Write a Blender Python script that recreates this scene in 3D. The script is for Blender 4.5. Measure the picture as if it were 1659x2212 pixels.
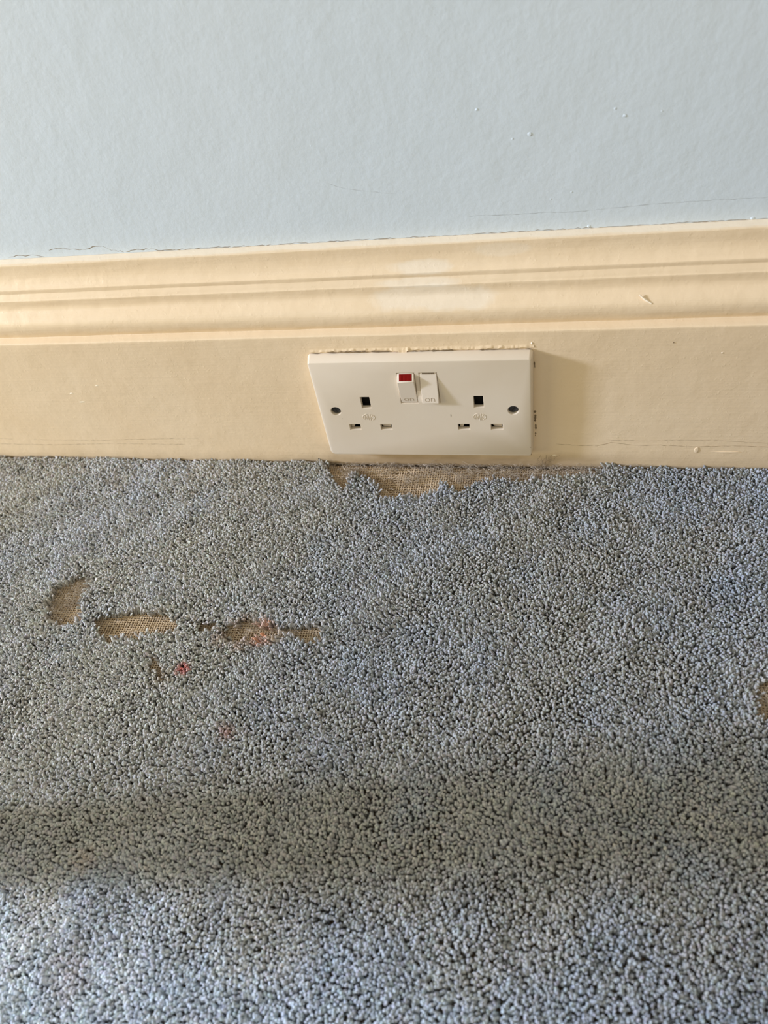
import bpy, bmesh, math, random
import numpy as np
from mathutils import Matrix, Vector, noise as mnoise

for _o in list(bpy.data.objects):
    bpy.data.objects.remove(_o)
scene = bpy.context.scene
COL = scene.collection
random.seed(7)
rng = np.random.default_rng(11)

# Scene measured in millimetres from the middle of the socket's front face:
# x to the right, y into the wall, z up.  P() turns that into metres with the floor near z = 0.
FLOOR = -62.0            # carpet backing below the socket centre
TILT = -0.011            # the floor drops very slightly to the right


def P(x, y, z):
    return Vector((x * 0.001, y * 0.001, (z - FLOOR) * 0.001))


# ------------------------------------------------------------------ camera
cam_d = bpy.data.cameras.new('camera')
cam = bpy.data.objects.new('camera', cam_d)
COL.objects.link(cam)
right = Vector((0.97727019, 0.15602866, -0.14352013))
up = Vector((-0.02256768, 0.74971015, 0.66138143))
fwd = Vector((-0.21079295, 0.64310944, -0.73619059))
cp = P(85.135, -387.107, 338.889)
m = Matrix.Identity(4)
for i in range(3):
    m[i][0], m[i][1], m[i][2], m[i][3] = right[i], up[i], -fwd[i], cp[i]
cam.matrix_world = m
cam_d.sensor_fit = 'VERTICAL'
cam_d.sensor_height = 9.19
cam_d.sensor_width = 6.89
cam_d.lens = 9.19 * 1659.68 / 2212.0
cam_d.clip_start = 0.01
cam_d.clip_end = 30.0
cam_d.dof.use_dof = True
cam_d.dof.focus_distance = 0.50
cam_d.dof.aperture_fstop = 2.0
scene.camera = cam

# ------------------------------------------------------------------ light
world = bpy.data.worlds.new('world')
scene.world = world
world.use_nodes = True
bg = world.node_tree.nodes['Background']
wn = world.node_tree                                          # warm bounce off the room's walls, cooler daylight off its ceiling
w_tc = wn.nodes.new('ShaderNodeTexCoord')
w_sep = wn.nodes.new('ShaderNodeSeparateXYZ')
w_ramp = wn.nodes.new('ShaderNodeValToRGB')
wn.links.new(w_tc.outputs['Generated'], w_sep.inputs[0])
wn.links.new(w_sep.outputs[2], w_ramp.inputs['Fac'])
w_ramp.color_ramp.elements[0].position = 0.12
w_ramp.color_ramp.elements[0].color = (1.0, 0.85, 0.56, 1)
w_ramp.color_ramp.elements[1].position = 0.72
w_ramp.color_ramp.elements[1].color = (0.97, 0.91, 0.78, 1)
wn.links.new(w_ramp.outputs['Color'], bg.inputs['Color'])
bg.inputs['Strength'].default_value = 0.63

key_d = bpy.data.lights.new('window_daylight', 'AREA')          # daylight from the window on the left
key_d.shape = 'RECTANGLE'
key_d.size = 0.42
key_d.size_y = 0.60
key_d.energy = 358.0
key_d.color = (0.72, 0.85, 1.24)
key = bpy.data.objects.new('window_daylight', key_d)
COL.objects.link(key)
key.location = P(-5000, -1060, 1570)
key.rotation_euler = (P(0, -60, 0) - key.location).to_track_quat('-Z', 'Y').to_euler()

wide_d = bpy.data.lights.new('window_skylight', 'AREA')         # the rest of that window, wide and softer
wide_d.shape = 'RECTANGLE'
wide_d.size = 1.3
wide_d.size_y = 0.35
wide_d.energy = 20.0
wide_d.color = (1.0, 0.92, 0.60)
wide = bpy.data.objects.new('window_skylight', wide_d)
COL.objects.link(wide)
wide.location = P(-1700, -620, 560)
wide.rotation_euler = (P(0, -620, 0) - wide.location).to_track_quat('-Z', 'Y').to_euler()

rear_fill_d = bpy.data.lights.new('cool_fill', 'AREA')             # weak cool fill lamp added behind the viewer
rear_fill_d.shape = 'RECTANGLE'
rear_fill_d.size = 1.6
rear_fill_d.size_y = 1.2
rear_fill_d.energy = 6.5
rear_fill_d.color = (0.74, 0.88, 1.0)
rear_fill = bpy.data.objects.new('cool_fill', rear_fill_d)
COL.objects.link(rear_fill)
rear_fill.location = P(-900, -2300, 1500)
rear_fill.rotation_euler = (P(0, -60, 0) - rear_fill.location).to_track_quat('-Z', 'Y').to_euler()

vs = scene.view_settings
scene.display_settings.display_device = 'sRGB'
vs.view_transform = 'Standard'
vs.look = 'None'
vs.gamma = 1.0
vs.use_curve_mapping = False
vs.exposure = 0.0


# ------------------------------------------------------------------ helpers
def link_mesh(name, me, mat=None, parent=None, kind=None, label=None):
    o = bpy.data.objects.new(name, me)
    COL.objects.link(o)
    if mat is not None and not me.materials:
        me.materials.append(mat)
    if parent is not None:
        o.parent = parent
        o.matrix_parent_inverse = Matrix.Identity(4)
    if kind:
        o['kind'] = kind
    if label:
        o['label'] = label
    return o


def finish(bm, name, mat, parent=None, smooth=35, **kw):
    me = bpy.data.meshes.new(name)
    bmesh.ops.recalc_face_normals(bm, faces=bm.faces[:])
    bm.to_mesh(me)
    bm.free()
    if smooth:
        me.shade_smooth()
        me.set_sharp_from_angle(angle=math.radians(smooth))
    return link_mesh(name, me, mat, parent, **kw)


def add_tube(bm, pts, r, sides=6, taper=False):
    """tube through points (metres); r in metres or list"""
    n = len(pts)
    rings = []
    for i, p in enumerate(pts):
        a = pts[max(i - 1, 0)]
        b = pts[min(i + 1, n - 1)]
        t = (b - a).normalized()
        ref = Vector((0, -1, 0)) if abs(t.y) < 0.9 else Vector((0, 0, 1))
        u = t.cross(ref).normalized()
        v = t.cross(u).normalized()
        rr = r[i] if isinstance(r, (list, tuple)) else r
        if taper and i in (0, n - 1):
            rr *= 0.25
        rings.append([bm.verts.new(p + (u * math.cos(k * 2 * math.pi / sides) + v * math.sin(k * 2 * math.pi / sides)) * rr)
                      for k in range(sides)])
    for i in range(n - 1):
        for k in range(sides):
            bm.faces.new((rings[i][k], rings[i][(k + 1) % sides], rings[i + 1][(k + 1) % sides], rings[i + 1][k]))
    bm.faces.new(rings[0][::-1])
    bm.faces.new(rings[-1])


def add_box(bm, x0, x1, y0, y1, z0, z1):
    v = [bm.verts.new(P(x, y, z)) for x in (x0, x1) for y in (y0, y1) for z in (z0, z1)]
    for f in ((0, 1, 3, 2), (4, 6, 7, 5), (0, 4, 5, 1), (2, 3, 7, 6), (0, 2, 6, 4), (1, 5, 7, 3)):
        bm.faces.new([v[i] for i in f])
    return v


def mat(name, color, rough=0.5, spec=0.5):
    mt = bpy.data.materials.new(name)
    mt.use_nodes = True
    nt = mt.node_tree
    b = nt.nodes['Principled BSDF']
    b.inputs['Base Color'].default_value = (*color, 1)
    b.inputs['Roughness'].default_value = rough
    b.inputs['Specular IOR Level'].default_value = spec
    return mt, nt, b


def node(nt, typ, **kw):
    n = nt.nodes.new(typ)
    for k, v in kw.items():
        if k.startswith('i_'):
            n.inputs[k[2:].replace('_', ' ')].default_value = v
        else:
            setattr(n, k, v)
    return n


def obj_coords(nt, scale=(1, 1, 1)):
    tc = node(nt, 'ShaderNodeTexCoord')
    mp = node(nt, 'ShaderNodeMapping')
    mp.inputs['Scale'].default_value = scale
    nt.links.new(tc.outputs['Object'], mp.inputs['Vector'])
    return mp.outputs['Vector']


def noise_tex(nt, vec, scale, detail=3.0, rough=0.5):
    n = node(nt, 'ShaderNodeTexNoise')
    n.inputs['Scale'].default_value = scale
    n.inputs['Detail'].default_value = detail
    n.inputs['Roughness'].default_value = rough
    nt.links.new(vec, n.inputs['Vector'])
    return n.outputs['Fac']


def ramp(nt, fac, stops):
    r = node(nt, 'ShaderNodeValToRGB')
    e = r.color_ramp.elements
    while len(e) < len(stops):
        e.new(0.5)
    for el, (p_, c) in zip(e, stops):
        el.position = p_
        el.color = (*c, 1) if len(c) == 3 else c
    nt.links.new(fac, r.inputs['Fac'])
    return r.outputs['Color']


def mixc(nt, fac, a, b):
    mx = node(nt, 'ShaderNodeMix', data_type='RGBA')
    if hasattr(fac, 'links') or hasattr(fac, 'is_output'):
        nt.links.new(fac, mx.inputs[0])
    else:
        mx.inputs[0].default_value = fac
    for s, idx in ((a, 6), (b, 7)):
        if isinstance(s, (tuple, list)):
            mx.inputs[idx].default_value = (*s, 1)
        else:
            nt.links.new(s, mx.inputs[idx])
    return mx.outputs[2]


def math_n(nt, op, a, b=None, clamp=False):
    n = node(nt, 'ShaderNodeMath', operation=op, use_clamp=clamp)
    for i, s in enumerate((a, b)):
        if s is None:
            continue
        if isinstance(s, (int, float)):
            n.inputs[i].default_value = s
        else:
            nt.links.new(s, n.inputs[i])
    return n.outputs[0]


def bump(nt, bsdf, height, strength, dist, prev=None):
    b = node(nt, 'ShaderNodeBump')
    b.inputs['Strength'].default_value = strength
    b.inputs['Distance'].default_value = dist
    nt.links.new(height, b.inputs['Height'])
    if prev is not None:
        nt.links.new(prev, b.inputs['Normal'])
    nt.links.new(b.outputs['Normal'], bsdf.inputs['Normal'])
    return b.outputs['Normal']


def spot(nt, vec, cx, cz, rx, rz, wob, soft=0.6):
    """mask of a worn patch round (x, z) in metres, its outline broken up by noise"""
    s = node(nt, 'ShaderNodeSeparateXYZ')
    nt.links.new(vec, s.inputs[0])
    dx = math_n(nt, 'DIVIDE', math_n(nt, 'SUBTRACT', s.outputs[0], cx), rx)
    dz = math_n(nt, 'DIVIDE', math_n(nt, 'SUBTRACT', s.outputs[2], cz), rz)
    d = math_n(nt, 'ADD', math_n(nt, 'MULTIPLY', dx, dx), math_n(nt, 'MULTIPLY', dz, dz))
    d = math_n(nt, 'ADD', d, math_n(nt, 'MULTIPLY', math_n(nt, 'SUBTRACT', wob, 0.5), 2.6))
    return math_n(nt, 'DIVIDE', math_n(nt, 'SUBTRACT', 1.0, d), soft, clamp=True)


# ------------------------------------------------------------------ materials
# pale blue emulsion wall
M_wall, nt, b = mat('blue_emulsion', (0.76, 0.83, 0.865), 0.62, 0.3)
v = obj_coords(nt)
big = noise_tex(nt, v, 7.0, 3)
nt.links.new(ramp(nt, big, [(0.3, (0.605, 0.676, 0.712)), (0.7, (0.63, 0.694, 0.724))]), b.inputs['Base Color'])
n1 = bump(nt, b, noise_tex(nt, v, 210.0, 4, 0.6), 0.16, 0.0012)
sepw = node(nt, 'ShaderNodeSeparateXYZ')
nt.links.new(v, sepw.inputs[0])
low = math_n(nt, 'SUBTRACT', 1.0, math_n(nt, 'DIVIDE', math_n(nt, 'ABSOLUTE', math_n(nt, 'SUBTRACT', sepw.outputs[2], 0.205)), 0.05), clamp=True)
vs2 = node(nt, 'ShaderNodeTexVoronoi', feature='DISTANCE_TO_EDGE')
vs2.inputs['Scale'].default_value = 150.0
vd = noise_tex(nt, v, 60.0, 3)
mv = node(nt, 'ShaderNodeVectorMath', operation='ADD')
nt.links.new(v, mv.inputs[0])
nt.links.new(vd, mv.inputs[1])
nt.links.new(mv.outputs[0], vs2.inputs['Vector'])
chips = math_n(nt, 'MULTIPLY', math_n(nt, 'MULTIPLY', math_n(nt, 'LESS_THAN', vs2.outputs[0], 0.10), low),
               math_n(nt, 'GREATER_THAN', noise_tex(nt, v, 22.0, 3), 0.5))
n2 = bump(nt, b, chips, 0.06, 0.0004, n1)
n3 = bump(nt, b, noise_tex(nt, v, 34.0, 2), 0.16, 0.003, n2)

# cream gloss on the skirting
M_cream, nt, b = mat('cream_gloss', (0.80, 0.68, 0.49), 0.36, 0.45)
v = obj_coords(nt)
wob = noise_tex(nt, v, 45.0, 4, 0.6)
mott = noise_tex(nt, obj_coords(nt, (1, 1, 1)), 14.0, 3)
base = ramp(nt, mott, [(0.3, (0.755, 0.584, 0.372)), (0.72, (0.79, 0.628, 0.418))])
pale = (0.82, 0.74, 0.60)
fl = 0.062
for cx, cz, rx, rz, amt in ((0.006, 0.0926 + fl, 0.022, 0.0045, 0.5), (0.012, 0.076 + fl, 0.042, 0.008, 0.45), (0.003, 0.0845 + fl, 0.03, 0.003, 0.45),
                            (0.05, 0.1 + fl, 0.02, 0.004, 0.25), (-0.31, 0.09 + fl, 0.03, 0.004, 0.0)):
    mk = math_n(nt, 'MULTIPLY', spot(nt, v, cx, cz, rx, rz, wob), amt)
    base = mixc(nt, mk, base, pale)
# the ledge along the wall and the paint round the socket are paler, the foot of the board is grubbier
sepz = node(nt, 'ShaderNodeSeparateXYZ')
nt.links.new(v, sepz.inputs[0])
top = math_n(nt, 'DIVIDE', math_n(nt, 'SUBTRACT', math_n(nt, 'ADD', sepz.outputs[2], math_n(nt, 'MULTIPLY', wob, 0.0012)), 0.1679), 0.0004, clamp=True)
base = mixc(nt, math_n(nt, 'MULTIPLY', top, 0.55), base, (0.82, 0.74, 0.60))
worn = math_n(nt, 'SUBTRACT', 1.5, math_n(nt, 'DIVIDE', math_n(nt, 'ABSOLUTE', math_n(nt, 'SUBTRACT', sepz.outputs[0], 0.02)), 0.085), clamp=True)
worn = math_n(nt, 'ADD', math_n(nt, 'MULTIPLY', worn, 0.62), 0.2)
grub = math_n(nt, 'MULTIPLY', math_n(nt, 'DIVIDE', math_n(nt, 'SUBTRACT', 0.0235, math_n(nt, 'ADD', sepz.outputs[2], math_n(nt, 'MULTIPLY', wob, 0.013))), 0.009, clamp=True), worn)
base = mixc(nt, grub, base, (0.36, 0.26, 0.15))
nt.links.new(base, b.inputs['Base Color'])
br = noise_tex(nt, obj_coords(nt, (5, 60, 240)), 3.0, 3)
n1 = bump(nt, b, br, 0.10, 0.0010)
n2 = bump(nt, b, noise_tex(nt, v, 90.0, 3), 0.30, 0.0012, n1)
lum = ramp(nt, noise_tex(nt, v, 420.0, 2), [(0.62, (0, 0, 0)), (0.75, (1, 1, 1))])
n3 = bump(nt, b, lum, 0.12, 0.0004, n2)

M_plast, nt, b = mat('ivory_plastic', (0.735, 0.675, 0.56), 0.34, 0.55)
v = obj_coords(nt)
nt.links.new(ramp(nt, noise_tex(nt, v, 30.0, 4), [(0.3, (0.70, 0.593, 0.45)), (0.7, (0.72, 0.622, 0.485))]), b.inputs['Base Color'])
bump(nt, b, noise_tex(nt, v, 260.0, 2), 0.05, 0.0005)
M_rocker, nt, b = mat('rocker_plastic', (0.735, 0.637, 0.51), 0.36, 0.5)
M_red, nt, b = mat('red_neon_lens', (0.25, 0.008, 0.006), 0.6, 0.06)
M_dark, nt, b = mat('recess_black', (0.018, 0.016, 0.014), 0.5, 0.3)
M_screw, nt, b = mat('blackened_steel', (0.03, 0.03, 0.032), 0.45, 0.5)
b.inputs['Metallic'].default_value = 0.2
M_dirt, nt, b = mat('ingrained_dirt', (0.20, 0.145, 0.085), 0.85, 0.1)
M_crack, nt, b = mat('crack_line', (0.30, 0.26, 0.20), 0.9, 0.05)  # dark line colour of the joint cracks
M_crackw, nt, b = mat('wall_crack_line', (0.46, 0.49, 0.50), 0.9, 0.05)
M_chip, nt, b = mat('pale_paint', (0.86, 0.74, 0.55), 0.4, 0.4)
M_wood, nt, b = mat('timber', (0.55, 0.47, 0.36), 0.5, 0.4)
M_slab, nt, b = mat('floorboards', (0.16, 0.11, 0.07), 0.8, 0.2)
M_jute, nt, b = mat('jute', (0.50, 0.36, 0.205), 0.9, 0.1)
v = obj_coords(nt)
nt.links.new(ramp(nt, noise_tex(nt, v, 160.0, 4), [(0.3, (0.50, 0.37, 0.225)), (0.7, (0.70, 0.55, 0.37))]), b.inputs['Base Color'])
M_back, nt, b = mat('backing_cloth', (0.24, 0.165, 0.09), 0.95, 0.05)
M_pile, nt, b = mat('wool_pile', (0.4, 0.42, 0.45), 0.95, 0.06)
at = node(nt, 'ShaderNodeAttribute', attribute_name='tuft')
v = obj_coords(nt)
fz = noise_tex(nt, v, 2600.0, 2)
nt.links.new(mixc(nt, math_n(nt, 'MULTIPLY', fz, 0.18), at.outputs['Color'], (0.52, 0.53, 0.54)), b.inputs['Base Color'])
b.inputs['Sheen Weight'].default_value = 0.12
bump(nt, b, fz, 0.8, 0.0007)
M_fibre, nt, b = mat('loose_wool', (0.50, 0.42, 0.32), 0.95, 0.05)

# ------------------------------------------------------------------ setting: wall, floor, unseen shadow post
WALL_Y = 34.0
BOARD_Y = 8.3


def struct(o):
    o['kind'] = 'structure'
    return o


bm = bmesh.new()
add_box(bm, -1400, 1400, WALL_Y, WALL_Y + 110, -75, 2300)
wall = struct(finish(bm, 'wall_back', M_wall, smooth=None))

bm = bmesh.new()
vv = []
for x in (-1400, 1400):
    for y in (-1500, WALL_Y):
        for dz in (-3.0, -30.0):
            vv.append(bm.verts.new(P(x, y, FLOOR + TILT * x + dz)))
for f in ((0, 1, 3, 2), (4, 6, 7, 5), (0, 4, 5, 1), (2, 3, 7, 6), (0, 2, 6, 4), (1, 5, 7, 3)):
    bm.faces.new([vv[i] for i in f])
struct(finish(bm, 'floor', M_slab, smooth=None))

# unseen tapered post, added left of frame to cast the dark carpet band
bm = bmesh.new()
zf = FLOOR + TILT * -255
vv = []
for x in (-1, 1):
    for (z, hw, hx) in ((zf - 5, 15, 13), (zf + 130, 30, 22), (700, 30, 22)):
        for y in (-1, 1):
            vv.append(bm.verts.new(P(-260 + x * hx, -298 + y * hw, z)))
for f in ((0, 2, 3, 1), (2, 4, 5, 3), (6, 7, 9, 8), (8, 9, 11, 10), (0, 6, 8, 2), (2, 8, 10, 4), (1, 3, 9, 7), (3, 5, 11, 9), (4, 10, 11, 5), (0, 1, 7, 6)):
    bm.faces.new([vv[k] for k in f])
bmesh.ops.bevel(bm, geom=bm.edges[:], offset=0.002, segments=2, affect='EDGES')
struct(finish(bm, 'shadow_post', M_wood))

# ------------------------------------------------------------------ skirting board
PROF = [(8.3, 55.42), (8.8, 56.04), (10.5, 56.6), (12.3, 57.28), (13.6, 57.93), (13.5, 58.78), (12.7, 61.27), (12.2, 63.92),
        (12.2, 66.59), (12.8, 68.83), (13.9, 70.72), (15.6, 72.58), (17.4, 74.37), (18.8, 76.05), (19.6, 78.11), (19.8, 80.53),
        (19.8, 82.89), (20.3, 83.48), (21.2, 85.07), (22.3, 86.9), (22.4, 87.55), (22.4, 89.67), (23.0, 90.37), (24.5, 91.93),
        (26.0, 94.53), (27.0, 97.42), (27.5, 100.56), (27.6, 103.9), (27.7, 105.03), (28.2, 105.25), (31.0, 106.04), (34.2, 106.73)]
flat = [(8.3 + 1.2, -61.4), (8.6, -60.4), (8.3, -58.0)] + [(8.3, z) for z in np.linspace(-50, 54.3, 14)]
full = flat + PROF
dense = []
for i in range(len(full) - 1):
    p0, p1, p2, p3 = full[max(i - 1, 0)], full[i], full[i + 1], full[min(i + 2, len(full) - 1)]
    k = 3 if i >= len(flat) else 1
    for s in range(k):
        t = s / k
        dense.append(tuple(p1[a] + 0.5 * t * ((p2[a] - p0[a]) + t * (2 * p0[a] - 5 * p1[a] + 4 * p2[a] - p3[a] + t * (3 * (p1[a] - p2[a]) + p3[a] - p0[a]))) for a in (0, 1)))
dense.append(full[-1])
xs = sorted(set(list(np.linspace(-1400, -420, 15)) + list(np.arange(-420, 321, 5.0)) + list(np.linspace(325, 1400, 15))))
bm = bmesh.new()
grid = []
for x in xs:
    row = []
    for (y, z) in dense:
        q = Vector((x * 0.018, y * 0.3, z * 0.12))
        w1 = mnoise.noise(q) * 0.22
        w2 = mnoise.noise(Vector((x * 0.06, 3.1, z * 0.35))) * 0.12
        if z > 106.0:
            w1 = w2 = 0
        dz = TILT * x if z < -57 else 0.0
        row.append(bm.verts.new(P(x, y + w1 + w2, z + dz + w2 * (1 if z > 54 else 0))))
    grid.append(row)
back = [[bm.verts.new(P(x, WALL_Y, z + (TILT * x if z < 0 else 0))) for z in (106.73, -61.4)] for x in xs]
for i in range(len(xs) - 1):
    for j in range(len(dense) - 1):
        bm.faces.new((grid[i][j], grid[i + 1][j], grid[i + 1][j + 1], grid[i][j + 1]))
    bm.faces.new((back[i][1], back[i][0], back[i + 1][0], back[i + 1][1]))
    bm.faces.new((grid[i][0], back[i][1], back[i + 1][1], grid[i + 1][0]))
board = struct(finish(bm, 'baseboard_back', M_cream, smooth=48))


def line_mesh(name, polys, y, r, material, parent, jit=0.25, step=2.0, flatten=0.35):
    """thin irregular hairline lying on a vertical surface"""
    bm = bmesh.new()
    for pl in polys:
        pts = []
        for (x0, z0), (x1, z1) in zip(pl[:-1], pl[1:]):
            n = max(1, int(abs(x1 - x0) / step), int(abs(z1 - z0) / step))
            for k in range(n):
                t = k / n
                pts.append((x0 + (x1 - x0) * t, z0 + (z1 - z0) * t))
        pts.append(pl[-1])
        vp = []
        rr = []
        for (x, z) in pts:
            vp.append(P(x, y, z + random.gauss(0, jit)))
            rr.append(0.001 * r * max(0.12, random.gauss(0.7, 0.4)))
        rr[0] = rr[-1] = 0.00002
        add_tube(bm, vp, rr, 5)
    for vert in bm.verts:
        vert.co.y = y * 0.001 + (vert.co.y - y * 0.001) * flatten
    return finish(bm, name, material, parent)


W1 = [(-274.4, 108.1), (-266.1, 109.0), (-258.6, 108.6), (-255.3, 109.5), (-252.4, 108.3), (-246.3, 106.6)]
W2 = [(-242.1, 111.5), (-235.5, 112.8), (-226.5, 111.6), (-215.1, 110.7), (-209.3, 112.3), (-202.0, 112.3), (-197.3, 109.4), (-188.8, 107.6)]
W3 = [(-187.5, 107.5), (-181.1, 108.5), (-168.5, 108.8), (-164.6, 107.2), (-139.7, 107.2), (-114.5, 107.2)]
W4 = [(-114.6, 106.9), (-95.9, 107.0), (-65.6, 107.1), (-54.5, 106.9), (-47.4, 107.2), (-36.2, 107.0), (-24.6, 107.2)]
W5 = [(-24.6, 107.1), (3.7, 106.9), (31.4, 107.0), (58.4, 106.9), (84.7, 106.9), (118.0, 106.9), (147.7, 107.0), (183.9, 106.9), (260, 106.9)]
W6 = [(34.9, 118.2), (58.7, 117.6), (79.4, 117.7), (92.2, 117.1), (109.7, 117.7), (134.2, 118.8), (146.2, 119.1), (169.9, 119.1), (195.1, 119.0), (240, 119.4)]
W7 = [(-46.0, 143.8), (-35.8, 139.8), (-22.6, 136.7), (-6.5, 134.6)]
line_mesh('hairline_crack', [W1, W2, W3], WALL_Y, 0.30, M_crack, wall, 0.22)
line_mesh('hairline_crack', [W4, W5], WALL_Y, 0.22, M_crack, wall, 0.22)
line_mesh('hairline_crack', [W6], WALL_Y, 0.17, M_crackw, wall, 0.12)
line_mesh('hairline_crack', [W7], WALL_Y, 0.09, M_crackw, wall, 0.2)
S1 = [(88.0, -38.1), (103.6, -39.3), (115.9, -39.7), (124.8, -36.6), (143.1, -39.5), (155.0, -38.6), (178.7, -40.2), (201.6, -39.2), (240, -40.7)]
S2 = [(121.6, -34.0), (148.7, -35.2), (166.2, -34.3), (195.1, -34.6), (223.5, -36.9)]
S3 = [(-370.0, -33.7), (-308.7, -35.6), (-259.6, -36.0), (-215.2, -34.3), (-165.0, -33.2)]
S4 = [(-370.6, -39.9), (-307.5, -41.2), (-249.1, -39.4), (-190.2, -40.1)]
M_crackb, _, _ = mat('board_crack_line', (0.42, 0.32, 0.20), 0.9, 0.05)
line_mesh('hairline_crack', [S1], 8.25, 0.20, M_crackb, board, 0.12)
line_mesh('hairline_crack', [S2, S3, S4], 8.25, 0.13, M_crackb, board, 0.12)
for seg in ([(74.3, -31.0), (74.5, -26.5)], [(74.6, -24.5), (74.4, -19.0)], [(74.0, -17.5), (74.3, -11.0)], [(73.9, -9.5), (74.0, -7.0)], [(73.6, 33.0), (73.9, 28.0)]):
    line_mesh('dirt_streak', [seg], 8.25, 0.62, M_dirt, board, 0.25, 1.0, 0.2)


def blob(bm, x, y, z, rx, ry, rz, seed=0):
    ico = bmesh.ops.create_icosphere(bm, subdivisions=3, radius=1.0)
    for vert in ico['verts']:
        c = vert.co
        k = 1 + 0.3 * mnoise.noise(c * 1.6 + Vector((seed, 0, seed * 0.7)))
        vert.co = P(x + c.x * rx * k, y + c.y * ry * k, z + c.z * rz * k)


# nibs and dents in the wall paint
for k, (x, z, s) in enumerate(((70.5, 161.7, 1.5), (61.4, 160.0, 0.9), (81.8, 125.4, 0.8), (103.2, 107.9, 1.3), (43.4, 176.3, 1.2), (-49.1, 164.8, 0.7),
                               (-74.1, 121.1, 0.6), (93.0, 128.7, 0.9), (135.7, 167.9, 0.8), (189.7, 107.4, 1.4), (117.9, 167.1, 1.3), (113, 171, 1.0))):
    bm = bmesh.new()
    blob(bm, x, WALL_Y + 0.1, z, s * 0.85, s * 0.25, s * 0.65, k)
    finish(bm, 'paint_nib', M_wall, wall, smooth=60)
# drips, chips and runs on the board
for k, (x, y, z, sx, sz, mt_) in enumerate(((180.6, 8.3, -43.1, 1.6, 2.6, M_cream), (87.4, 8.2, -48.8, 1.7, 0.5, M_chip), (183.0, 8.3, 36.9, 0.6, 0.6, M_chip),
                                            (-257.7, 8.45, 3.3, 4.0, 1.1, M_chip), (-262.6, 8.45, 11.4, 1.8, 0.8, M_chip), (-238.3, 8.45, 18.5, 1.8, 0.6, M_chip),
                                            (154.7, 8.3, 45.1, 0.35, 0.35, M_dirt), (72.0, 8.2, 47.0, 0.6, 0.8, M_chip), (200, 8.3, -45, 9.0, 0.8, M_cream))):
    bm = bmesh.new()
    blob(bm, x, y, z, sx, 0.35, sz, k)
    finish(bm, 'paint_drip' if mt_ is M_cream else 'paint_chip' if mt_ is M_chip else 'dirt_speck', mt_, board, smooth=60)
bm = bmesh.new()
add_tube(bm, [P(132.8, 15.2, 74.2), P(136, 14.2, 71.6), P(140, 13.0, 69.4)], [0.0003, 0.0008, 0.0005], 6)
finish(bm, 'scuff_mark', M_chip, board)

# torn lip of old paint left along the top edge of the socket plate
bm = bmesh.new()
xx = np.arange(-71.5, 73.5, 0.8)
rows = []
for x in xx:
    a = mnoise.noise(Vector((x * 0.35, 1.3, 0)))
    c = mnoise.noise(Vector((x * 1.1, 7.3, 0)))
    lo = 43.9 + 0.7 * a + 0.45 * c
    if -60 < x < -12:
        lo += 0.55
    if -16 < x < -6:
        lo -= 0.9
    hi = 46.6 + 1.0 * mnoise.noise(Vector((x * 0.12, 4.0, 0)))
    out = 0.42 + 0.4 * c + (0.8 if -17 < x < -5 else 0)
    rows.append([bm.verts.new(P(x, BOARD_Y + 0.3, lo)), bm.verts.new(P(x, BOARD_Y - out, lo + 0.1)),
                 bm.verts.new(P(x, BOARD_Y - out * 0.8, lo + 0.9)), bm.verts.new(P(x, BOARD_Y - out * 0.25, (lo + hi) / 2 + 0.4)), bm.verts.new(P(x, BOARD_Y + 0.3, hi + 0.5))])
for i in range(len(rows) - 1):
    for j in range(4):
        bm.faces.new((rows[i][j], rows[i + 1][j], rows[i + 1][j + 1], rows[i][j + 1]))
finish(bm, 'paint_lip', M_cream, board, smooth=70)
line_mesh('gap_line', [[(-60, 43.6), (-45, 43.8), (-30, 43.8), (-17, 43.6)], [(-4, 43.5), (6, 43.5), (20, 43.7), (24, 43.5)], [(-70.5, 43.3), (-64, 43.4)], [(40, 43.4), (72, 43.3)]],
          7.6, 0.42, M_dirt, board, 0.12, 1.5, 0.8)  # dark line along the gap above the plate

# ------------------------------------------------------------------ the double socket
sock = bpy.data.objects.new('double_wall_socket', None)
COL.objects.link(sock)
sock.location = P(0, BOARD_Y, 0)
sock.empty_display_size = 0.02
sock['label'] = 'ivory plastic double switched wall socket set into the cream skirting board'
sock['category'] = 'socket'
SOFF = sock.location.copy()


def part(bm, name, mt_, parent=None, smooth=35, label=None):
    """part of the socket; geometry is given in scene coordinates and moved to the thing's base"""
    if parent is None:
        for vert in bm.verts:
            vert.co -= SOFF
        return finish(bm, name, mt_, sock, smooth, label=label)
    for vert in bm.verts:
        vert.co -= SOFF
    return finish(bm, name, mt_, parent, smooth, label=label)


def rrect(x0, x1, z0, z1, r, n=5, rbl=None):
    out = []
    b = rbl or r
    for cx, cz, a0, r in ((x1 - r, z1 - r, 0, r), (x0 + r, z1 - r, 90, r), (x0 + b, z0 + b, 180, b), (x1 - r, z0 + r, 270, r)):
        for k in range(n + 1):
            a = math.radians(a0 + 90 * k / n)
            out.append((cx + r * math.cos(a), cz + r * math.sin(a)))
    return out


def loft(bm, loops, cap0=True, cap1=True):
    rs = [[bm.verts.new(P(x, y, z)) for (x, z) in lp] for lp, y in loops]
    for a, c in zip(rs[:-1], rs[1:]):
        n = len(a)
        for k in range(n):
            bm.faces.new((a[k], a[(k + 1) % n], c[(k + 1) % n], c[k]))
    if cap0:
        bm.faces.new(rs[0])
    if cap1:
        bm.faces.new(rs[-1][::-1])


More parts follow.
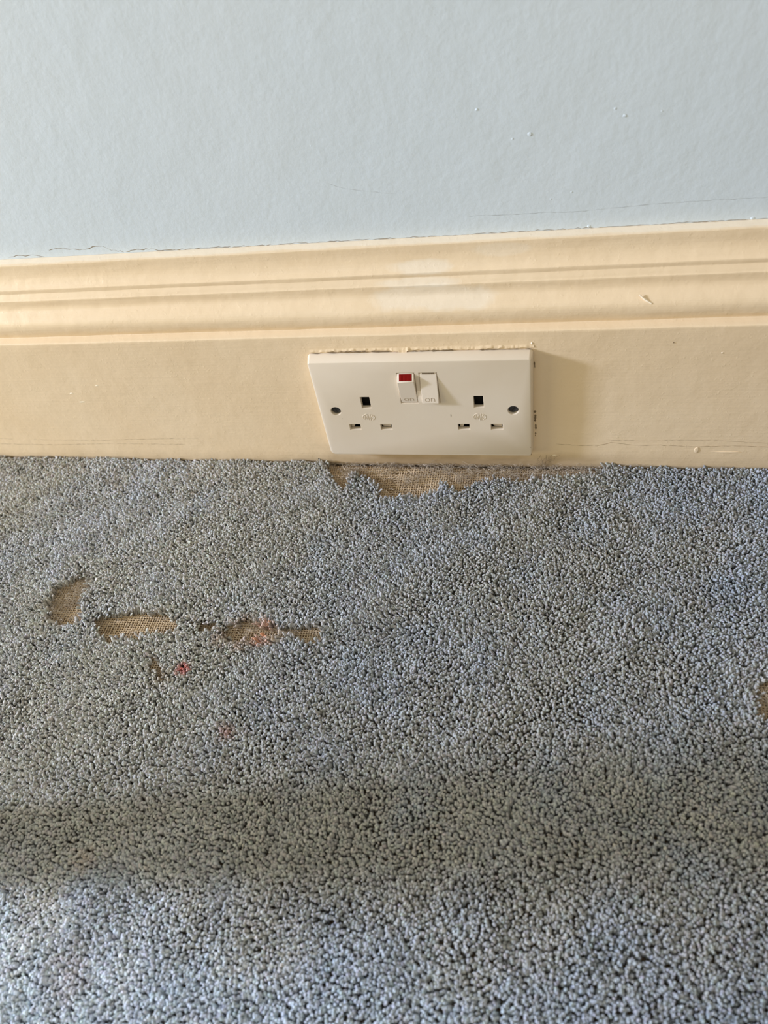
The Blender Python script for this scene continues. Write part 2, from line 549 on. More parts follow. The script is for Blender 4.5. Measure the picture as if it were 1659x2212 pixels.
bm = bmesh.new()
loft(bm, [(rrect(-71.2, 71.2, -41.0, 40.7, 1.2, 5, 3.6), 0.0), (rrect(-71.55, 71.55, -41.4, 41.1, 1.3, 5, 3.8), 0.18), (rrect(-71.8, 71.8, -41.65, 41.35, 1.4, 5, 3.9), 0.6),
          (rrect(-73.0, 73.0, -43.0, 43.0, 2.4, 5, 4.4), 7.0), (rrect(-73.0, 73.0, -43.0, 43.0, 2.4, 5, 4.4), 8.0)])
plate_me = bpy.data.meshes.new('faceplate')
bmesh.ops.recalc_face_normals(bm, faces=bm.faces[:])
bm.to_mesh(plate_me)
bm.free()
plate = bpy.data.objects.new('faceplate', plate_me)
COL.objects.link(plate)

slots = []
for s in (-38.0, 38.0):
    slots.append((s - 3.15, s + 3.15, 2.65, 12.25, 1.5, 1.6))
    slots.append((s - 11.1 - 3.85, s - 11.1 + 3.85, -17.05, -12.2, 1.8, 3.4))
    slots.append((s + 11.1 - 3.85, s + 11.1 + 3.85, -17.05, -12.2, 1.8, 3.4))
cut = bmesh.new()
for (x0, x1, z0, z1, ex, ez) in slots:
    add_box(cut, x0, x1, -1, 3.4, z0, z1)
    add_box(cut, x0 - ex, x1 + ex, 3.0, 9, z0 - ez, z1 + ez)
ROCK = ((-13.4, -2.25), (1.2, 12.4))
RZ0, RZ1 = 7.1, 31.7
for (x0, x1) in ROCK:
    add_box(cut, x0 - 0.22, x1 + 0.22, -1, 6.5, RZ0 - 0.2, RZ1 + 0.25)
for x in (-60.3, 60.3):
    loft(cut, [([(x + 3.5 * math.cos(a), 3.5 * math.sin(a)) for a in np.linspace(0, 2 * math.pi, 40, endpoint=False)], y) for y in (-1.0, 5.5)])
bmesh.ops.recalc_face_normals(cut, faces=cut.faces[:])
# each cutter box is its own closed shell: cut them one after another
cut_me = bpy.data.meshes.new('cutter')
cut.to_mesh(cut_me)
cut.free()
cutter = bpy.data.objects.new('cutter', cut_me)
COL.objects.link(cutter)
md = plate.modifiers.new('slots', 'BOOLEAN')
md.operation = 'DIFFERENCE'
md.solver = 'EXACT'
md.use_self = True
md.object = cutter
bpy.context.view_layer.update()
ev = plate.evaluated_get(bpy.context.evaluated_depsgraph_get())
new_me = bpy.data.meshes.new_from_object(ev)
bpy.data.objects.remove(plate)
bpy.data.objects.remove(cutter)
bm = bmesh.new()
bm.from_mesh(new_me)
# soften the mouths of the slots with a tiny bevel
mouth = []
for e in bm.edges:
    a, c = e.verts[0].co, e.verts[1].co
    if abs(a.y) < 1e-6 and abs(c.y) < 1e-6 and abs(a.x) < 0.07 and len(e.link_faces) == 2 and max(abs(a.z - 0.062), abs(c.z - 0.062)) < 0.0395:
        if e.calc_face_angle(0) > 1.0:
            mouth.append(e)
bmesh.ops.bevel(bm, geom=mouth, offset=0.00028, segments=2, affect='EDGES', clamp_overlap=True)
part(bm, 'faceplate', M_plast, smooth=30)

# black boxes put the deep shade of the plug holes into colour, with pale safety shutters in the lower pair
for i, (x0, x1, z0, z1, ex, ez) in enumerate(slots):
    a, c, lo, hi = x0 - ex + 0.02, x1 + ex - 0.02, z0 - ez + 0.02, z1 + ez - 0.02
    t = 0.25
    bm = bmesh.new()
    for (bx0, bx1, by0, by1, bz0, bz1) in ((a, c, 7.6, 8.2, lo, hi), (a, a + t, 3.2, 7.7, lo, hi), (c - t, c, 3.2, 7.7, lo, hi), (a, c, 3.2, 7.7, lo, lo + t), (a, c, 3.2, 7.7, hi - t, hi)):
        add_box(bm, bx0, bx1, by0, by1, bz0, bz1)
    part(bm, 'plug_hole_black', M_dark, smooth=None, label='black lining standing for the shade inside a plug hole')
    ox = -1.2 if x0 < 0 else -0.4
    if i % 3 == 1:
        lp = [(x0 + 1.3 + ox, z1 - 2.6), (x0 + 1.3 + ox, z0 - 1.6), (x0 + 2.7 + ox, z0 - 1.9), (x0 + 4.4 + ox, z1 - 2.6)]
    elif i % 3 == 2:
        lp = [(x0 + 0.3 + ox, z1 - 2.6), (x0 + 2.6 + ox, z1 - 4.5), (x1 - 0.3 + ox, z1 - 5.0), (x1 - 0.3 + ox, z1 - 2.6)]
    if i % 3:
        bm = bmesh.new()
        loft(bm, [(lp, 3.55), (lp, 4.6)])
        part(bm, 'safety_shutter', M_rocker, smooth=None, label='pale safety shutter behind a plug hole')

# slotted screws in their counterbored holes
for x, ang in ((-60.3, math.radians(112)), (60.3, math.radians(62))):
    bm = bmesh.new()
    prof = [(0.0, 1.15), (1.2, 1.22), (2.2, 1.42), (2.9, 1.75), (3.2, 2.2), (3.2, 4.2)]
    N = 36
    rings = []
    for r, y in prof:
        if r == 0:
            continue
        rings.append([bm.verts.new(P(x + r * math.cos(2 * math.pi * k / N), y, r * math.sin(2 * math.pi * k / N))) for k in range(N)])
    cv = bm.verts.new(P(x, prof[0][1], 0))
    for k in range(N):
        bm.faces.new((cv, rings[0][k], rings[0][(k + 1) % N]))
        for a, c in zip(rings[:-1], rings[1:]):
            bm.faces.new((a[k], c[k], c[(k + 1) % N], a[(k + 1) % N]))
    bm.faces.new(rings[-1])
    # the slot: a black groove sunk across the head
    scr = part(bm, 'fixing_screw', M_screw, smooth=40, label='dark slotted fixing screw')
    bm = bmesh.new()
    d = Vector((math.cos(ang), 0, math.sin(ang)))
    n = Vector((-d.z, 0, d.x))
    vs_ = []
    for yy in (1.08, 2.2):
        for s1, s2 in ((-1, -1), (1, -1), (1, 1), (-1, 1)):
            q = d * (2.75 * s1) + n * (0.42 * s2)
            vs_.append(bm.verts.new(P(x + q.x, yy + (0.5 if yy < 2 else 0.0), q.z)))
    # groove follows the dome: raise its middle
    for f in ((0, 1, 2, 3), (7, 6, 5, 4), (0, 4, 5, 1), (1, 5, 6, 2), (2, 6, 7, 3), (3, 7, 4, 0)):
        bm.faces.new([vs_[q] for q in f])
    bmesh.ops.subdivide_edges(bm, edges=[e for e in bm.edges if abs((e.verts[0].co - e.verts[1].co).length - 0.0055) < 1e-5], cuts=8)
    for vert in bm.verts:
        rr = math.hypot(vert.co.x - x * 0.001, vert.co.z - 0.062) * 1000
        if vert.co.y < 0.0019:
            ydome = np.interp(rr, [0, 1.2, 2.2, 2.9, 3.2], [1.15, 1.22, 1.42, 1.75, 2.2])
            vert.co.y = (ydome - 0.03) * 0.001
    part(bm, 'screw_slot', M_dark, scr, smooth=None)


# rocker switches -----------------------------------------------------------
def rocker(x0, x1, side, label):
    """side: outline (z, depth out of the face) seen from the side, front part listed first from top to bottom"""
    bm = bmesh.new()
    loops = []
    inset = 0.12
    for (z, d) in side:
        loops.append([bm.verts.new(P(x, -d, z)) for x in (x0, x1)])
    bk = [[bm.verts.new(P(x, 5.8, z)) for x in (x0, x1)] for z in (side[0][0], side[-1][0])]
    for a, c in zip(loops[:-1], loops[1:]):
        bm.faces.new((a[0], a[1], c[1], c[0]))
    bm.faces.new((loops[0][1], loops[0][0], bk[0][0], bk[0][1]))
    bm.faces.new((loops[-1][0], loops[-1][1], bk[1][1], bk[1][0]))
    bm.faces.new((bk[0][0], bk[1][0], bk[1][1], bk[0][1]))
    for i in (0, 1):
        lst = [l[i] for l in loops] + [bk[1][i], bk[0][i]]
        bm.faces.new(lst if i == 0 else lst[::-1])
    bmesh.ops.recalc_face_normals(bm, faces=bm.faces[:])
    es = [e for e in bm.edges if min(e.verts[0].co.y, e.verts[1].co.y) < 0.003]
    bmesh.ops.bevel(bm, geom=es, offset=0.00035, segments=3, affect='EDGES')
    return part(bm, 'rocker_switch', M_rocker, smooth=35, label=label)


sL = [(31.6, -0.1), (27.2, 3.3), (7.2, -0.25)]
sR = [(31.6, -0.15), (8.6, 2.9), (7.2, -0.1)]
rockL = rocker(*ROCK[0], sL, 'left rocker pressed on, showing its red stripe')
rockR = rocker(*ROCK[1], sR, 'right rocker switched off')


def on_surface(side, seg, t, lift):
    (z0, d0), (z1, d1) = side[seg], side[seg + 1]
    nz, nd = -(d1 - d0), (z1 - z0)
    L = math.hypot(nz, nd)
    nz, nd = nz / L, nd / L
    if nd < 0:
        nz, nd = -nz, -nd
    return z0 + (z1 - z0) * t + nz * lift, d0 + (d1 - d0) * t + nd * lift


# red ribbed lens on the sloping top of the left rocker
bm = bmesh.new()
xa, xb = ROCK[0][0] + 1.45, ROCK[0][1] - 1.35
nr = 10
w = (xb - xa) / nr
for k in range(nr):
    xs0 = xa + k * w
    for (fx0, fx1, l) in ((0.0, 0.55, 0.26), (0.55, 1.0, 0.05)):
        qs = []
        for t in (0.06, 0.86):
            z, d = on_surface(sL, 0, t, l)
            z2, d2 = on_surface(sL, 0, t, -0.2)
            qs.append((z, d, z2, d2))
        v8 = []
        for x in (xs0 + fx0 * w, xs0 + fx1 * w):
            for (z, d, z2, d2) in qs:
                v8.append(bm.verts.new(P(x, -d, z)))
                v8.append(bm.verts.new(P(x, -d2, z2)))
        for f in ((0, 2, 6, 4), (0, 1, 3, 2), (4, 6, 7, 5), (2, 3, 7, 6), (0, 4, 5, 1)):
            bm.faces.new([v8[q] for q in f])
part(bm, 'indicator_lens', M_red, rockL, smooth=None, label='red ribbed indicator lens')
# little grip notches along the top of the right rocker
bm = bmesh.new()
for k in range(12):
    x = ROCK[1][0] + 1.7 + k * 0.66
    add_box(bm, x, x + 0.36, -0.12, 0.5, 30.95, 31.65)
part(bm, 'grip_notches', M_dirt, rockR, smooth=None)


def stroke(bm, pts2, to3, r, sides=6):
    add_tube(bm, [to3(a, c) for a, c in pts2], r * 0.001, sides)


def lettering(parent, xc, side, seg, zc, h, wscale=1.0):
    (z0, d0), (z1, d1) = side[seg], side[seg + 1]

    def to3(u, w_):
        t = (zc + w_ - z0) / (z1 - z0)
        z, d = on_surface(side, seg, t, -0.02)
        return P(xc + u, -d, z)
    bm = bmesh.new()
    R = h / 2
    stroke(bm, [(-1.75 + R * math.cos(a) * 1.08, R * math.sin(a)) for a in np.linspace(0.2, 2 * math.pi + 0.2, 25)], to3, 0.16)
    nx = 0.75
    stroke(bm, [(nx, -R), (nx, R)], to3, 0.16)
    arch = [(nx, R * 0.3)] + [(nx + 1.1 + 1.1 * math.cos(a), R * 0.15 + R * 0.85 * math.sin(a)) for a in np.linspace(math.pi * 0.9, 0, 12)] + [(nx + 2.2, -R)]
    stroke(bm, arch, to3, 0.16)
    return part(bm, 'lettering', M_letter, parent, smooth=60)


M_smudge, _, _ = mat('faint_smudge', (0.50, 0.42, 0.32), 0.7, 0.2)
M_letter, _, _ = mat('grubby_letter', (0.36, 0.28, 0.19), 0.7, 0.2)
lettering(rockL, -7.9, sL, 1, 10.3, 2.5)
lettering(rockR, 6.6, sR, 0, 11.6, 2.6)

# bridge between the rockers
bm = bmesh.new()
v6 = [bm.verts.new(P(x, y, z)) for x in (-1.9, 0.85) for (y, z) in ((0.05, 17.4), (-0.75, 16.7), (-0.15, 7.2), (0.05, 7.2))]
for f in ((0, 1, 5, 4), (1, 2, 6, 5), (2, 3, 7, 6), (3, 0, 4, 7), (0, 3, 2, 1), (4, 5, 6, 7)):
    bm.faces.new([v6[q] for q in f])
part(bm, 'rocker_bridge', M_rocker, smooth=None)

# raised oval emblem under each earth hole
for xc in (-38.0, 38.0):
    bm = bmesh.new()

    def to3(u, w_, xc=xc):
        return P(xc + u, 0.02, -5.6 + w_)
    E = lambda a: (4.15 * math.cos(a), 3.0 * math.sin(a))
    stroke(bm, [E(a) for a in np.linspace(math.radians(112), math.radians(232), 18)], to3, 0.2)
    stroke(bm, [E(a) for a in np.linspace(math.radians(-60), math.radians(60), 18)], to3, 0.2)
    stroke(bm, [(-2.9, -1.6), (-2.35, 1.7), (-1.1, -2.0), (-0.75, 2.85)], to3, 0.19)
    stroke(bm, [(-0.75, 2.85), (0.1, -2.95)], to3, 0.19)
    stroke(bm, [(0.95, 2.9), (1.1, -2.9)], to3, 0.19)
    stroke(bm, [(2.6, 1.6), (1.2, 0.0), (2.75, -2.2)], to3, 0.19)
    part(bm, 'emblem', M_plast, smooth=60)

# dirt nicks at the plate corners
for args in ((-69.5, 0.22, 40.6, 2.0, 0.12, 0.3, 2), (71.3, 0.3, -33.5, 0.4, 0.3, 0.4, 5), (71.6, 0.6, -40.6, 0.3, 0.5, 0.8, 6)):
    bm = bmesh.new()
    blob(bm, *args)
    part(bm, 'dirt_nick', M_dirt, smooth=60, label='dark dirt in a nick of the edge')

bm = bmesh.new()
blob(bm, 18.9, -0.005, -4.2, 0.55, 0.03, 1.3, 3)
part(bm, 'dirt_mark', M_smudge, smooth=60, label='small brownish smudge')
bm = bmesh.new()
blob(bm, -57.0, -0.005, -6.8, 0.35, 0.03, 0.3, 4)
part(bm, 'dirt_mark', M_smudge, smooth=60, label='small brownish smudge')

# ------------------------------------------------------------------ carpet
PATCHES = [
    [(-84.7, 14.5), (-73.5, -7.3), (-66.3, -20.2), (-58.8, -19.0), (-59.5, -3.5), (-49.4, -5.2), (-40.2, -12.4), (-34.2, -29.1), (-25.0, -27.9), (0.7, -23.8), (5.8, -21.9), (7.9, -11.9), (12.9, -12.6), (18.8, -20.6), (24.3, -20.4), (31.9, -10.3), (47.3, -6.2), (62.9, -8.9), (68.3, -7.4), (88.5, -5.0), (108.0, -1.8), (118.9, 1.2), (130.0, 12.9)],
    [(-234.3, -104.6), (-238.6, -113.3), (-248.2, -119.1), (-246.9, -133.6), (-239.8, -146.7), (-223.3, -148.8), (-217.8, -142.2), (-225.0, -131.7), (-224.5, -123.6), (-222.8, -118.1), (-229.0, -105.9)],
    [(-211.4, -142.2), (-192.5, -138.0), (-182.1, -135.0), (-162.6, -134.4), (-150.2, -139.3), (-149.2, -149.6), (-167.3, -152.3), (-173.5, -156.9), (-188.0, -155.2), (-189.1, -162.6), (-194.5, -158.5), (-203.5, -151.8)],
    [(-120.7, -142.6), (-106.5, -138.1), (-103.4, -134.7), (-96.4, -136.0), (-92.4, -140.5), (-66.4, -139.4), (-52.4, -134.9), (-50.5, -146.5), (-60.0, -151.5), (-66.6, -147.7), (-76.3, -146.3), (-88.4, -149.9), (-95.3, -152.5), (-105.8, -152.6), (-115.1, -148.5)],
    [(-139.4, -139.7), (-124.6, -139.4), (-122.5, -144.9), (-134.1, -145.4)],
    [(-158.4, -164.0), (-150.5, -171.0), (-141.0, -183.4), (-146.5, -185.4), (-156.5, -174.0)],
    [(206.2, -150.9), (199.6, -155.5), (193.4, -165.5), (195.4, -176.3), (201.6, -179.7), (212.5, -162.2)],
]


def inside(px, py, poly):
    r = np.zeros(len(px), bool)
    n = len(poly)
    for i in range(n):
        x0, y0 = poly[i]
        x1, y1 = poly[(i + 1) % n]
        c = (y0 > py) != (y1 > py)
        xi = (x1 - x0) * (py - y0) / ((y1 - y0) if y1 != y0 else 1e-9) + x0
        r ^= c & (px < xi)
    return r


def edge_dist(px, py, poly):
    d = np.full(len(px), 1e9)
    n = len(poly)
    for i in range(n):
        a = np.array(poly[i])
        c = np.array(poly[(i + 1) % n])
        ab = c - a
        t = np.clip(((px - a[0]) * ab[0] + (py - a[1]) * ab[1]) / (ab @ ab + 1e-9), 0, 1)
        d = np.minimum(d, np.hypot(px - a[0] - t * ab[0], py - a[1] - t * ab[1]))
    return d


class Field:
    """smooth random field over the floor, about -1..1"""

    def __init__(self, period, seed, octaves=3):
        g = np.random.default_rng(seed)
        self.w = []
        for o in range(octaves):
            for k in range(7):
                a = g.uniform(0, 2 * math.pi)
                f = 2 * math.pi / (period / 2 ** o) * g.uniform(0.7, 1.3)
                self.w.append((f * math.cos(a), f * math.sin(a), g.uniform(0, 6.28), 0.55 ** o / math.sqrt(3.5)))

    def __call__(self, x, y):
        s = 0
        for a, c, ph, am in self.w:
            s = s + am * np.sin(a * x + c * y + ph)
        return s * 0.7


carpet = bpy.data.objects.new('fitted_carpet', None)
COL.objects.link(carpet)
carpet.location = P(0, 0, FLOOR)
carpet['label'] = 'worn blue-grey fitted carpet with bald patches and stains covering the floor'
carpet['category'] = 'carpet'
CO = carpet.location.copy()


def zb(x):
    return FLOOR + TILT * x


# backing cloth
bm = bmesh.new()
gx = np.linspace(-1300, 1300, 60)
gy = [-1400, -700, -400, -200, -60, 8.1]
t_, bt = [], []
for x in gx:
    t_.append([bm.verts.new(P(x, y, zb(x) + 0.0) - CO) for y in gy])
    bt.append([bm.verts.new(P(x, y, zb(x) - 2.4) - CO) for y in gy])
for i in range(len(gx) - 1):
    for j in range(len(gy) - 1):
        bm.faces.new((t_[i][j], t_[i + 1][j], t_[i + 1][j + 1], t_[i][j + 1]))
        bm.faces.new((bt[i][j], bt[i][j + 1], bt[i + 1][j + 1], bt[i + 1][j]))
    for j in (0, len(gy) - 1):
        bm.faces.new((t_[i][j], t_[i + 1][j], bt[i + 1][j], bt[i][j]))
finish(bm, 'backing', M_back, carpet, smooth=None, label='brown cloth backing')

# woven jute threads where the pile has gone
PT = 1.75


def weave(x0, x1, y0, y1, skew=0.0):
    nx = int((x1 - x0) / PT)
    ny = int((y1 - y0) / PT)
    for j in range(ny):
        y = y0 + j * PT
        pts = []
        ww = random.gauss(0, 0.12)
        for i in range(nx * 2 + 1):
            x = x0 + i * PT / 2
            s = math.cos(math.pi * i / 2 + math.pi * j)
            pts.append(P(x, y + ww + skew * (x - x0) + 0.22 * mnoise.noise(Vector((x * 0.2, j * 1.7, 0))), zb(x) + 0.75 + 0.34 * s) - CO)
        add_tube(bm, pts, 0.001 * random.uniform(0.28, 0.44), 5)
    for i in range(nx):
        x = x0 + i * PT
        if random.random() < 0.04:
            continue
        pts = []
        ww = random.gauss(0, 0.14)
        for j in range(ny * 2 + 1):
            y = y0 + j * PT / 2
            s = -math.cos(math.pi * j / 2 + math.pi * i)
            pts.append(P(x + ww + 0.25 * mnoise.noise(Vector((i * 1.3, y * 0.2, 5))), y + skew * (x - x0), zb(x) + 0.75 + 0.30 * s) - CO)
        add_tube(bm, pts, 0.001 * random.uniform(0.27, 0.42), 5)


for args in ((-92, 134, -34, 7.2), (-256, -208, -156, -98, 0.03), (-218, -144, -168, -129, 0.03), (-144, -46, -158, -130, 0.02), (-162, -138, -188, -162), (188, 222, -184, -146)):
    bm = bmesh.new()
    weave(*args)
    finish(bm, 'bare_weave', M_jute, carpet, smooth=60, label='bare jute weave showing through')

# pile ---------------------------------------------------------------------
PITCH = 1.44
x0, x1, y0, y1 = -680, 600, -640, 6.6
nx = int((x1 - x0) / PITCH)
ny = int((y1 - y0) / (PITCH * 0.866))
ii, jj = np.meshgrid(np.arange(nx), np.arange(ny))
px = (x0 + (ii + 0.5 * (jj % 2)) * PITCH).ravel()
py = (y1 - jj * PITCH * 0.866).ravel()
px = px + rng.normal(0, 0.30, px.shape)
py = np.minimum(py + rng.normal(0, 0.30, py.shape), 6.9)
# keep the part of the floor round the view; beyond it nothing is seen
cx = 20 + (-py) * 0.05
half = 345 - (-py) * 0.28
dview = np.maximum(np.abs(px - (cx - 60)) - half, (-py) - 380)
keep = (dview < 65) | ((dview < 280) & (rng.random(len(px)) < 0.30))
px, py, dview = px[keep], py[keep], dview[keep]
out = np.ones(len(px), bool)
ed = np.full(len(px), 1e9)
jx, jy = px + rng.normal(0, 0.9, len(px)), py + rng.normal(0, 0.9, len(px))
for poly in PATCHES:
    out &= ~inside(jx, jy, poly)
    ed = np.minimum(ed, edge_dist(px, py, poly))
# a few surviving tufts inside the bald patches

px, py, ed, dview = px[out], py[out], ed[out], dview[out]
N = len(px)

f_big, f_mid, f_fine = Field(190, 3), Field(60, 4), Field(22, 5)
fh = Field(45, 9)
leanx, leany = Field(70, 21), Field(70, 22)
h = 5.9 + 0.55 * fh(px, py) + rng.normal(0, 0.34, N)
h = np.where(ed < 5, h + 0.5 * rng.random(N), h)
near = np.clip((py + 20) / 25, 0, 1)
h = h - 0.8 * near * (px < -90)
sr = rng.normal(1.0, 0.17, N).clip(0.6, 1.5)
sr = np.where(dview > 65, sr * 1.75, sr)
lx = 0.6 * leanx(px, py) + rng.normal(0, 0.95, N)
ly = -0.2 + 0.6 * leany(px, py) + rng.normal(0, 0.95, N)
h = h - 2.2 * (rng.random(N) < 0.035)
ed_w = np.clip(1 - ed / 6, 0, 1)
lx = lx * (1 + 0.9 * ed_w)
ly = ly * (1 + 0.9 * ed_w)

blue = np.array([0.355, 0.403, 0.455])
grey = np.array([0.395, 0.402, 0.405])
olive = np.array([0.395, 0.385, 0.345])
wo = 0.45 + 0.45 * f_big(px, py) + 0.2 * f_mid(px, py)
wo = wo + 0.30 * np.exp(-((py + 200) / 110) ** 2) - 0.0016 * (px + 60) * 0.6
wo = wo + 0.45 * np.exp(-((py + 258) / 26) ** 2)  # warm tone of the post's shadow band put into the tuft colour
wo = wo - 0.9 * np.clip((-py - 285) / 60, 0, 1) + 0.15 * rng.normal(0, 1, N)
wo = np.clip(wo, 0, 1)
wb = np.clip(0.20 + 0.2 * f_mid(px + 300, py) + 0.0012 * px + 0.8 * np.clip((-py - 280) / 60, 0, 1), 0, 1)  # blue weight; the front term puts cooler light into the colour
col = grey * (1 - wb[:, None]) + blue * wb[:, None]
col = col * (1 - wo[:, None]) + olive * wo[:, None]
col *= (1 + 0.11 * rng.normal(0, 1, N) + 0.05 * f_fine(px, py))[:, None]
col *= (1 + rng.normal(0, 0.025, (N, 3)))
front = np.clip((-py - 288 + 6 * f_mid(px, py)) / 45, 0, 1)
col *= (1 + 0.58 * front * np.clip(0.75 - px / 260, 0, 1.2) - 0.10 * np.clip((px - 20) / 150, 0, 1) + 0.32 * np.clip((-px - 30) / 150, 0, 1) - 0.03)[:, None]  # light falloff put into the tufts: brighter front and left, darker right
# spills
for (sx, sy, r, c, amt) in ((-133.4, -173.6, 4.0, (0.58, 0.10, 0.07), 0.95), (-93.7, -211.8, 4.5, (0.52, 0.22, 0.17), 0.6), (-90.5, -145.4, 8.0, (0.66, 0.22, 0.06), 1.0), (-104, -140, 6.0, (0.40, 0.2, 0.1), 0.6),
                            (-102.7, -154.7, 5.0, (0.50, 0.30, 0.20), 0.5), (-146.4, -180.4, 6.0, (0.40, 0.32, 0.22), 0.6), (-135.7, -340.6, 12.0, (0.52, 0.36, 0.33), 0.35),
                            (-80, -147, 5, (0.5, 0.36, 0.2), 0.6), (-116, -150, 6, (0.48, 0.30, 0.19), 0.5), (-150, -290, 6, (0.46, 0.33, 0.22), 0.5)):
    wgt = np.clip(1.5 - np.hypot(px - sx, py - sy) / r, 0, 1) * amt * (0.5 + 0.7 * rng.random(N))
    wgt = np.clip(wgt, 0, 1)[:, None]
    col = col * (1 - wgt) + np.array(c) * wgt
# tufts that edge the bald patch on the right and those left inside patches carry brown dust
dust = (np.clip(1 - ed / 2.2, 0, 1) * 0.35)[:, None]
col = col * (1 - dust) + np.array([0.42, 0.37, 0.29]) * dust
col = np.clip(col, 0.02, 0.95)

NV = 28


def template(sides, rings, g):
    """a twisted, slightly bent wool end, unit height, with its tip rounded over"""
    tw = g.uniform(2.0, 4.5) * g.choice([-1, 1])
    ph = g.uniform(0, 6.28)
    bend = g.normal(0, 0.5, 2)
    b2 = g.normal(0, 0.28, 2)
    hs = np.concatenate([np.linspace(0.1, 0.8, rings - 2), [0.93, 0.995]])
    vs = []
    for k, t in enumerate(hs):
        r = np.interp(t, [0, 0.4, 0.75, 0.93, 1.0], [0.62, 0.95, 1.15, 0.98, 0.42])
        ox = bend[0] * t * t + b2[0] * math.sin(3.1 * t)
        oy = bend[1] * t * t + b2[1] * math.sin(3.1 * t)
        for s in range(sides):
            a = 2 * math.pi * s / sides
            rr = r * (1 + 0.24 * math.cos(2 * (a - tw * t - ph)) + 0.15 * g.normal())
            vs.append((ox + rr * math.cos(a), oy + rr * math.sin(a), t))
    vs.append((bend[0], bend[1], 1.03))
    fs4 = []
    for k in range(rings - 1):
        for s in range(sides):
            fs4.append((k * sides + s, k * sides + (s + 1) % sides, (k + 1) * sides + (s + 1) % sides, (k + 1) * sides + s))
    tipi = sides * rings
    fs3 = [((rings - 1) * sides + s, (rings - 1) * sides + (s + 1) % sides, tipi) for s in range(sides)]
    return np.array(vs), np.array(fs4), np.array(fs3)


V_all, Q_all, T_all, C_all = [], [], [], []
base = 0
g = np.random.default_rng(77)
rz = rng.uniform(0, 2 * math.pi, N)
RAD = 0.74
variant = rng.integers(0, NV, N)
hi_q = dview < 8
for vi in range(NV):
    for hq, (sd, rg) in ((True, (7, 6)), (False, (5, 4))):
        tv, tq, tt = template(sd, rg, g)
        idx = np.where((variant == vi) & (hi_q == hq))[0]
        if len(idx) == 0:
            continue
        k = len(tv)
        ca, sa = np.cos(rz[idx])[:, None], np.sin(rz[idx])[:, None]
        R_ = (RAD * sr[idx])[:, None]
        X = (tv[:, 0][None] * ca - tv[:, 1][None] * sa) * R_
        Y = (tv[:, 0][None] * sa + tv[:, 1][None] * ca) * R_
        T = tv[:, 2][None]
        X = X + lx[idx][:, None] * T ** 1.5 + px[idx][:, None]
        Y = Y + ly[idx][:, None] * T ** 1.5 + py[idx][:, None]
        Y = np.minimum(Y, 8.15)
        Z = T * h[idx][:, None] + (TILT * px[idx])[:, None]
        V_all.append(np.stack([X, Y, Z], -1).reshape(-1, 3) * 0.001)
        off = (base + np.arange(len(idx)) * k)[:, None, None]
        Q_all.append((tq[None] + off).reshape(-1, 4))
        T_all.append((tt[None] + off).reshape(-1, 3))
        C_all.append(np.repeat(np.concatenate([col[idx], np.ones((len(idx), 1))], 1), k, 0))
        base += len(idx) * k
V_ = np.concatenate(V_all).astype(np.float32)
Q_ = np.concatenate(Q_all).astype(np.int32)
T_ = np.concatenate(T_all).astype(np.int32)
C_ = np.concatenate(C_all).astype(np.float32)
del V_all, Q_all, T_all, C_all
me = bpy.data.meshes.new('pile')
me.vertices.add(len(V_))
me.vertices.foreach_set('co', V_.ravel())
me.loops.add(len(Q_) * 4 + len(T_) * 3)
me.loops.foreach_set('vertex_index', np.concatenate([Q_.ravel(), T_.ravel()]))
me.polygons.add(len(Q_) + len(T_))
starts = np.concatenate([np.arange(len(Q_)) * 4, len(Q_) * 4 + np.arange(len(T_)) * 3]).astype(np.int32)
me.polygons.foreach_set('loop_start', starts)
me.update(calc_edges=True)
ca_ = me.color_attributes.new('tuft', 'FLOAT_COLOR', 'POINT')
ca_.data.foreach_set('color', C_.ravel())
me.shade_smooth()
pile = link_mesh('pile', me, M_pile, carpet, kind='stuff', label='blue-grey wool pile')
print('tufts', N, 'verts', len(V_))
del V_, Q_, T_, C_

# loose pulled fibres along the frayed edges and on the bare weave
bm = bmesh.new()


def fibre(x, y, z, L, ang, lift, r=0.045):
    pts = []
    a = ang
    xx_, yy_, zz_ = x, y, z
    n = 6
    for k in range(n + 1):
        pts.append(P(xx_, min(yy_, 7.9), zz_) - CO)
        a += random.gauss(0, 0.55)
        xx_ += L / n * math.cos(a)
        yy_ += L / n * math.sin(a)
        zz_ = max(zb(xx_) + 0.9, zz_ + L / n * (lift * (1 - 1.6 * k / n) + random.gauss(0, 0.3)))
    add_tube(bm, pts, r * 0.001, 3)


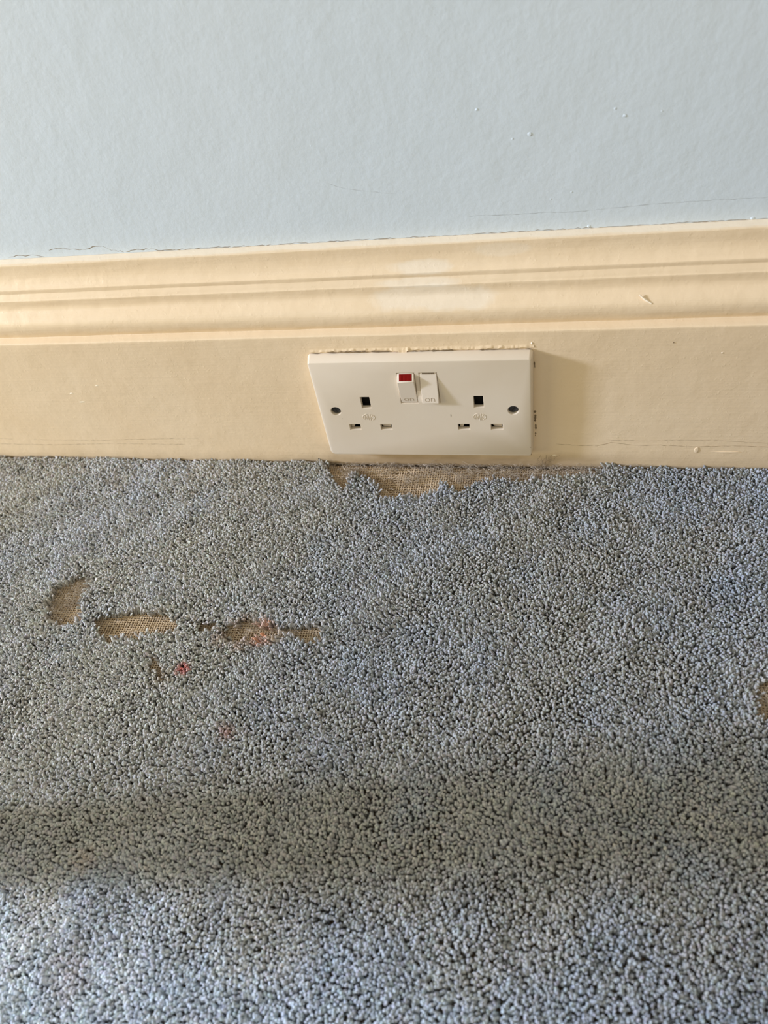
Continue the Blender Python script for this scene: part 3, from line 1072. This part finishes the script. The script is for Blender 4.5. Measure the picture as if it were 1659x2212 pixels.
for pi_, poly in enumerate(PATCHES):
    xsP = [p[0] for p in poly]
    ysP = [p[1] for p in poly]
    n_f = {0: 1000, 1: 420, 2: 130, 3: 220, 4: 15, 5: 25, 6: 90}[pi_]
    cnt = 0
    while cnt < n_f:
        x = random.uniform(min(xsP), max(xsP))
        y = random.uniform(min(ysP), max(ysP))
        if not inside(np.array([x]), np.array([y]), poly)[0]:
            continue
        d = edge_dist(np.array([x]), np.array([y]), poly)[0]
        if pi_ == 0 and y < 2 and d > 4 and random.random() < 0.6:
            continue
        if pi_ in (1, 2, 3) and d > 3 and random.random() < 0.65:
            continue
        fibre(x, y, zb(x) + 1.2, random.uniform(3, 8), random.uniform(0, 6.28), random.uniform(0.1, 0.9), random.uniform(0.04, 0.12))
        cnt += 1
for k in range(130):
    fibre(random.uniform(-100, 150), random.uniform(1, 7), FLOOR + 2.5, random.uniform(4, 9), random.uniform(0.2, 2.9), random.uniform(0.2, 0.9), random.uniform(0.04, 0.09))
for k in range(260):
    x, y = random.uniform(-340, 220), random.uniform(-340, 0)
    fibre(x, y, zb(x) + 5.9, random.uniform(3, 7), random.uniform(0, 6.28), 0.5, 0.045)
for (cx_, cy_, n_, sp) in ((-62, -2, 70, 3.0), (-57, 1, 50, 2.5), (-30, 2, 40, 4.0), (-14, -8, 60, 3.0), (-2, 0, 50, 3.5), (12, 3, 60, 3.0), (22, -4, 60, 3.0), (30, 2, 70, 3.0), (45, 2, 80, 3.5),
                          (58, 0, 70, 3.0), (75, 2, 80, 4.0), (90, 4, 70, 3.5), (105, 5, 60, 3.5), (-236, -131, 70, 3.0), (-231, -121, 70, 3.0), (-226, -110, 60, 2.5), (-240, -143, 60, 3.0), (-76, -142, 40, 3.0), (-98, -140, 50, 3.0), (204, -165, 70, 4.0)):
    for k in range(n_):
        x, y = random.gauss(cx_, sp), random.gauss(cy_, sp * 0.8)
        fibre(x, min(y, 6.5), zb(x) + random.uniform(1.0, 2.5), random.uniform(3.5, 7.5), random.uniform(0, 6.28), random.uniform(0.5, 1.3), random.uniform(0.05, 0.12))
fb = finish(bm, 'loose_fibres', M_fibre, carpet, smooth=60, kind='stuff', label='pulled fluff on the frayed edges')

# dark wisp of hair caught at the corner of the board
bm = bmesh.new()
for k in range(16):
    x = 78 + random.gauss(0, 2.2)
    pts = [P(x, 7.6, -60.5)]
    for s in range(5):
        x += random.gauss(1.0, 1.0)
        pts.append(P(x, 7.4 + random.uniform(-0.4, 0.5), -60.5 + (s + 1) * random.uniform(1.6, 2.6)))
    add_tube(bm, pts, 0.00005, 3)
hw = finish(bm, 'hair_wisp', M_dirt, None, smooth=60)
hw['label'] = 'thin dark wisp of fluff caught at the skirting below the right corner of the socket'
hw['category'] = 'fluff'
